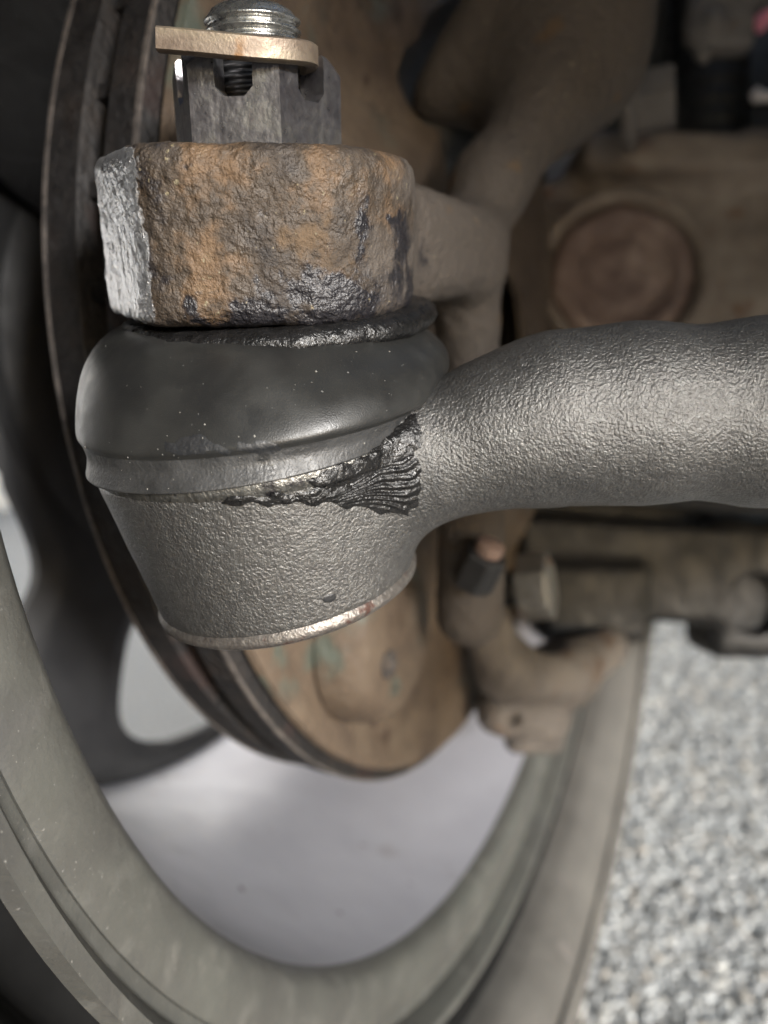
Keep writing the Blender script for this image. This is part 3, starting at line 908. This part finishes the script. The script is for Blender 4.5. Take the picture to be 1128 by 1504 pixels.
smear('grease_edge', [(440, 706), (500, 684), (545, 660), (580, 632), (612, 604), (622, 640), (606, 672), (575, 694), (530, 712), (480, 722)], 0.0006, 1.6, lambda x, y: 0.7 + 0.25 * noise_at(x * .06, y * .06), 14)
smear('chip_mark', [(473, 880), (483, 876), (491, 872), (494, 876), (486, 881), (476, 884)], 0.00012, 1.0, None, 3, 'hose')
smear('clean_patch', [(238, 668), (244, 650), (262, 642), (285, 638), (305, 645), (322, 652), (338, 664), (300, 668)], 0.00004, 1.6, None, 4, 'hose')
smear('clean_patch', [(345, 664), (352, 652), (374, 644), (396, 650), (420, 655), (432, 662), (390, 666)], 0.00004, 1.6, None, 4, 'hose')
# grit stuck to boot and housing
prt = []
ok_ = [Vector(q) for q in ((1, 0, 0), (-1, 0, 0), (0, 1, 0), (0, -1, 0), (0, 0, 1), (0, 0, -1))]
of_ = [(0, 2, 4), (2, 1, 4), (1, 3, 4), (3, 0, 4), (2, 0, 5), (1, 2, 5), (3, 1, 5), (0, 3, 5)]
for k in range(70):
    if k < 30:
        px_r, py_r = rnd.uniform(110, 640), rnd.uniform(500, 705)
    else:
        px_r, py_r = rnd.uniform(160, 620), rnd.uniform(640, 720)
    hit = bv.ray_cast(Vector(CAM), Vector(RM @ nz(P(px_r, py_r, 1.0))))
    if hit[0] is None or hit[3] > 0.16: continue
    r_ = rnd.choice([0.00007, 0.0001, 0.00013, 0.0002]) * rnd.uniform(0.7, 1.2)
    prt.append((np.array([hit[0] + Vector([c * r_ * rnd.uniform(.6, 1.2) for c in q]) for q in ok_]), of_))
v, f = join(prt)
gr_ = obj('grit', v, f, M['grit'], tre, False, world=True); gr_['kind'] = 'stuff'
# greasy collar squeezed out between eye and boot
CC = B1 + 0.0002 * A_ST + 0.0035 * e1
AX = nz(A_ST + 0.055 * e1 * -1 + 0.05 * e0)
v, f = lathe([(0.0016, 0.010), (0.0014, 0.0232), (0.0005, 0.0243), (-0.0008, 0.0246), (-0.0018, 0.0240), (-0.0026, 0.0225), (-0.0034, 0.020)], CC, AX, 220,
             rfun=lambda i, h, r, a: r * (1 + 0.010 * math.sin(a * 9) + 0.006 * math.sin(a * 23 + i)))
gc = obj('grease_collar', v, f, M['grease'], tre, True)
displace(gc, 0.0016, 0.0007, 3)

# ------------------------------------------------------------------ rear bracket with bushing (behind the rod)
brk = empty('suspension_bracket', P(1000, 470, 0.33), 'brown dusty suspension bracket behind the rod, round bushing in its face', 'bracket')
ex, ey, ez = np.array([1, 0, 0.]), np.array([0, 1, 0.]), np.array([0, 0, 1.])
Fb = nz([-0.10, -1, 0.05])
def bracket(X):
    b1 = sd_box(X, P(890, 420, 0.345), (0.050, 0.022, 0.040), np.eye(3), 0.008)
    b2 = sd_box(X, P(1120, 262, 0.335), (0.085, 0.026, 0.0085), np.array([[1, 0, -0.02], [0, 1, 0], [0.02, 0, 1]]), 0.006)
    b3 = sd_box(X, P(1180, 400, 0.345), (0.040, 0.024, 0.055), np.eye(3), 0.006)
    b4 = sd_box(X, P(800, 440, 0.335), (0.022, 0.022, 0.034), np.eye(3), 0.006)
    d = su(su(su(b1, b2, .012), b3, .01), b4, .01)
    # groove right of the bushing and notches
    d = ss(d, sd_cone(X, P(1048, 470, 0.315), P(1046, 330, 0.315), 0.0075, 0.0066), 0.003)
    d = ss(d, sd_cone(X, P(1035, 350, 0.318), P(1046, 322, 0.318), 0.0066, 0.0060), 0.003)
    d = ss(d, sd_cone(X, P(1012, 305, 0.317), P(1028, 290, 0.317), 0.0050, 0.0046), 0.002)
    return d
v, f = surface_net(bracket, (0.045, 0.30, 0.03), (0.24, 0.38, 0.175), 0.0016)
ob = obj('bracket_body', v, f, M['bracket_brown'], brk, True)
displace(ob, 0.008, 0.0012, 2)
BU = P(908, 412, 0.306)
bpr = [(-0.012, 0.0340), (0.006, 0.0340), (0.0105, 0.0332), (0.0115, 0.0312), (0.0095, 0.0288), (0.0050, 0.0275)]
v, f = lathe(bpr, BU, Fb, 72)
ring = obj('bushing_sleeve', v, f, M['bracket_brown'], brk, True)
v, f = lathe([(0.0040, 0.0280), (0.0070, 0.0270), (0.0090, 0.0240), (0.0075, 0.0205), (0.0035, 0.0175), (0.0060, 0.0135), (0.0062, 0.0085), (0.0040, 0.0045), (0.0055, 0.0)], BU, Fb, 72)
bo = obj('bushing_core', v, f, M['bush_rust'], brk, True)
displace(bo, 0.010, 0.0035, 2)

# ------------------------------------------------------------------ bolt at upper right
b_ = empty('flange_bolt', P(945, 158, 0.29), 'rusty flange bolt sticking sideways out of the knuckle, upper right', 'bolt')
bax = nz([0.93, -0.35, 0.02])
v, f = lathe([(-0.003, 0.0), (-0.003, 0.0150), (-0.0005, 0.0158), (0.0015, 0.0150), (0.0025, 0.011)], P(925, 155, 0.29), bax, 48)
obj('flange', v, f, M['cast_brown'], b_, 'auto')
q0, q1, q2 = frame(bax)
v, f = prism(circle(0.0118, 6, 0.3), P(925, 155, 0.29), q0, q1, q2, 0.001, 0.0160)
o = obj('hex_head', v, f, M['cast_brown'], b_, False); bevel(o, 0.0012, 2)
# black panels added to keep the gap behind the bracket dark
sp_ = empty('gap_backing', P(980, 200, 0.44), 'black panels added to darken the gap behind the brown bracket', 'gap_backing')
def backing(X):
    d = sd_box(X, P(1010, 240, 0.415), (0.125, 0.012, 0.050), np.eye(3), 0.006)
    return su(d, sd_box(X, P(1060, 40, 0.47), (0.13, 0.008, 0.13), np.eye(3), 0.005), 0.01)
v, f = surface_net(backing, (0.02, 0.39, 0.10), (0.34, 0.49, 0.46), 0.003)
obj('backing_panels', v, f, M['liner'], sp_, True)
# strut tube, dark
st = empty('strut_tube', P(1045, 200, 0.34), 'black strut tube with ribbed dust cover, upper right', 'strut')
prf = []
for k in range(14):
    zz = -0.03 + k * 0.009
    prf += [(zz, 0.0165), (zz + 0.003, 0.0178), (zz + 0.006, 0.0178), (zz + 0.0085, 0.0165)]
v, f = lathe(prf, P(1042, 170, 0.36), ez, 48)
obj('dust_cover', v, f, M['black_steel'], st, True)
v, f = lathe([(-0.05, 0.0), (-0.05, 0.021), (-0.028, 0.021), (-0.026, 0.016)], P(1042, 170, 0.36), ez, 48)
obj('lower_cup', v, f, M['black_steel'], st, 'auto')
# hooked bracket
hk = empty('hose_bracket', P(1060, 50, 0.30), 'dusty hose bracket with a hooked finger at the top right', 'bracket')
def hook(X):
    d = sd_box(X, P(1062, 35, 0.30), (0.011, 0.006, 0.0115), np.eye(3), 0.004)
    d = su(d, sd_cone(X, P(1022, 20, 0.298), P(1020, 52, 0.298), 0.0042, 0.0040), 0.004)
    d = su(d, sd_cone(X, P(1020, 52, 0.298), P(1033, 84, 0.296), 0.0034, 0.0028), 0.003)
    d = su(d, sd_cone(X, P(1050, -5, 0.30), P(1120, -30, 0.305), 0.009, 0.011), 0.006)
    return su(d, sd_ell(X, P(1050, 32, 0.293), (0.005, 0.004, 0.005)), 0.003)
v, f = surface_net(hook, (0.095, 0.27, 0.15), (0.185, 0.325, 0.25), 0.0012)
o = obj('bracket_casting', v, f, M['cast_brown'], hk, True); displace(o, 0.006, 0.001, 2)
# pink clip and cream tab
def blob(name, pts, mat, lab, cat, step=0.0011):
    d_ = lambda X: np.min([sd_cone(X, a, b, ra, rb) for a, b, ra, rb in pts], axis=0)
    al = np.array([p for q in pts for p in q[:2]])
    v, f = surface_net(lambda X: d_(X), al.min(0) - 0.014, al.max(0) + 0.014, step)
    o = obj(name, v, f, M[mat], None, True)
    o['label'] = lab; o['category'] = cat
    return o
blob('plastic_clip', [(P(1122, 28, .33), P(1116, 40, .33), 0.0030, 0.0024), (P(1122, 28, .33), P(1140, 12, .33), 0.0030, 0.004), (P(1110, 30, .33), P(1122, 28, .33), 0.0018, 0.0026)], 'pink', 'small pink plastic clip at the top right corner', 'clip')
blob('plastic_tab', [(P(1113, 132, .40), P(1110, 142, .40), 0.0016, 0.0032), (P(1110, 142, .40), P(1135, 142, .40), 0.0026, 0.0026), (P(1100, 143, .40), P(1112, 143, .40), 0.0012, 0.0022)], 'cream', 'small cream plastic tab at the right edge under the pink clip', 'tab')

# ------------------------------------------------------------------ lower control arm
lca = empty('control_arm', P(1000, 900, 0.36), 'black lower control arm reaching right below the tie rod', 'control arm')
def ctrl(X):
    d = sd_box(X, P(945, 836, 0.346), (0.0600, 0.0165, 0.0215), np.array([[1, 0, -0.06], [0, 1, 0], [0.06, 0, 1]]), 0.005)
    d = su(d, sd_box(X, P(1150, 860, 0.350), (0.040, 0.0185, 0.0310), np.eye(3), 0.008), 0.006)
    d = su(d, sd_box(X, P(862, 880, 0.340), (0.0240, 0.0150, 0.0180), np.eye(3), 0.007), 0.004)
    d = su(d, sd_box(X, P(960, 768, 0.378), (0.085, 0.026, 0.0080), np.array([[1, 0, -0.10], [0, 1, 0], [0.10, 0, 1]]), 0.004), 0.003)
    d = ss(d, sd_cyl(X, P(1112, 888, 0.330), (0, 1, 0), 0.0125, 0.008), 0.003)
    return d
v, f = surface_net(ctrl, (0.045, 0.30, -0.085), (0.215, 0.41, 0.02), 0.0015)
o = obj('arm_casting', v, f, M['black_steel'], lca, True); displace(o, 0.010, 0.0012, 2)
v, f = lathe([(-0.004, 0.0), (-0.004, 0.0075), (0.001, 0.0072), (0.003, 0.005), (0.003, 0.0)], P(1114, 890, 0.334), (0, -1, 0), 32)
obj('bushing_bolt', v, f, M['bush_rust'], lca, 'auto')
# ball joint: cup, cast strap, nut
bj = empty('ball_joint', P(780, 980, 0.31), 'dusty grey lower ball joint in its cast cup beside the tyre', 'ball joint')
def cup(X):
    d = sd_cone(X, P(700, 890, 0.262), P(745, 985, 0.275), 0.0080, 0.0100)
    d = su(d, sd_cone(X, P(745, 985, 0.275), P(830, 990, 0.30), 0.0105, 0.0125), 0.006)
    d = su(d, sd_cone(X, P(830, 985, 0.30), P(893, 950, 0.325), 0.0120, 0.0085), 0.006)
    d = su(d, sd_cone(X, P(735, 1045, 0.285), P(800, 1050, 0.30), 0.0090, 0.0105), 0.004)
    d = su(d, sd_cone(X, P(760, 1085, 0.295), P(810, 1085, 0.305), 0.0055, 0.0055), 0.003)
    d = ss(d, sd_ell(X, P(756, 1062, 0.277), (0.0035, 0.008, 0.003)), 0.002)
    d = ss(d, sd_ell(X, P(800, 915, 0.290), (0.016, 0.018, 0.0105)), 0.003)
    return d
v, f = surface_net(cup, (0.02, 0.235, -0.11), (0.12, 0.35, -0.015), 0.0013)
o = obj('cup_casting', v, f, M['cast_brown'], bj, True); displace(o, 0.006, 0.0012, 2)
pb = empty('pinch_bolt', P(785, 860, 0.285), 'bright worn hexagonal pinch bolt head below the tie rod', 'bolt')
pax = nz([0.88, -0.46, 0.12])
q0, q1, q2 = frame(pax, (0, 0, 1))
v, f = prism([(0.0122 * a, 0.0078 * b) for a, b in circle(1.0, 6, 0.1)], P(786, 862, 0.270), q0, q1, q2, -0.006, 0.006)
o = obj('bolt_head', v, f, M['bolt_steel'], pb, False); bevel(o, 0.0010, 2)
v, f = lathe([(-0.020, 0.0), (-0.020, 0.0065), (-0.0055, 0.0065), (-0.0055, 0.0)], P(786, 862, 0.270), pax, 32)
obj('bolt_shank', v, f, M['black_steel'], pb, 'auto')
ln = empty('lock_nut', P(705, 830, 0.235), 'dark lock nut with an orange rust spot on the knuckle foot', 'nut')
lax = nz([0.35, -0.5, 0.85])
q0, q1, q2 = frame(lax)
v, f = prism(circle(0.0056, 6, 0.2), P(706, 830, 0.182), q0, q1, q2, -0.006, 0.004)
o = obj('hex_nut', v, f, M['black_steel'], ln, False); bevel(o, 0.0008, 2)
v, f = lathe([(0.004, 0.0034), (0.0062, 0.0034), (0.0068, 0.0026), (0.0068, 0.0)], P(706, 830, 0.182), lax, 32)
obj('stud_end', v, f, M['bush_rust'], ln, 'auto')

# ------------------------------------------------------------------ body above and behind: wheel arch liner and floor pan
wa = empty('wheel_arch_liner', WC + 0.36 * VW, 'black plastic wheel arch liner above and behind the wheel', 'liner')
pr = [(-0.20, 0.375), (-0.05, 0.380), (0.10, 0.375), (0.105, 0.379), (-0.05, 0.384), (-0.20, 0.379)]
v, f = lathe(pr, WC, NW, 64, UW, close=True, a0=math.radians(sgn_up * 20), a1=math.radians(sgn_up * 200))
obj('liner_shell', v, f, M['liner'], wa, 'auto')
fp = empty('floor_pan', P(700, 0, 0.6), 'dark underbody panel of the car above the suspension', 'underbody')
zf = 0.305   # above camera height, world
c0 = np.array([*(W(WC)[:2]), 0])
nW = RM @ NW; uW = RM @ UW
nW = nz([nW[0], nW[1], 0]); uW = nz([uW[0], uW[1], 0])
def slab(a0, a1, b0, b1, z0, z1):
    V = [c0 + a * nW + b * uW + np.array([0, 0, z]) for z in (z0, z1) for a, b in ((a0, b0), (a1, b0), (a1, b1), (a0, b1))]
    return V, [(0, 3, 2, 1), (4, 5, 6, 7), (0, 1, 5, 4), (1, 2, 6, 5), (2, 3, 7, 6), (3, 0, 4, 7)]
v, f = slab(0.11, 1.5, -0.9, 0.40, 0.52, 0.54)
obj('pan_panel', v, f, M['liner'], fp, False, world=True)
v, f = slab(-0.20, 0.109, 0.43, 1.0, 0.42, 0.54)
obj('bumper_panel', v, f, M['liner'], fp, False, world=True)
v, f = slab(0.16, 0.60, -0.42, -0.39, 0.36, 0.52)
obj('bulkhead_panel', v, f, M['liner'], fp, False, world=True)
v, f = slab(0.38, 0.41, -0.39, 0.30, 0.30, 0.52)
obj('side_panel', v, f, M['liner'], fp, False, world=True)
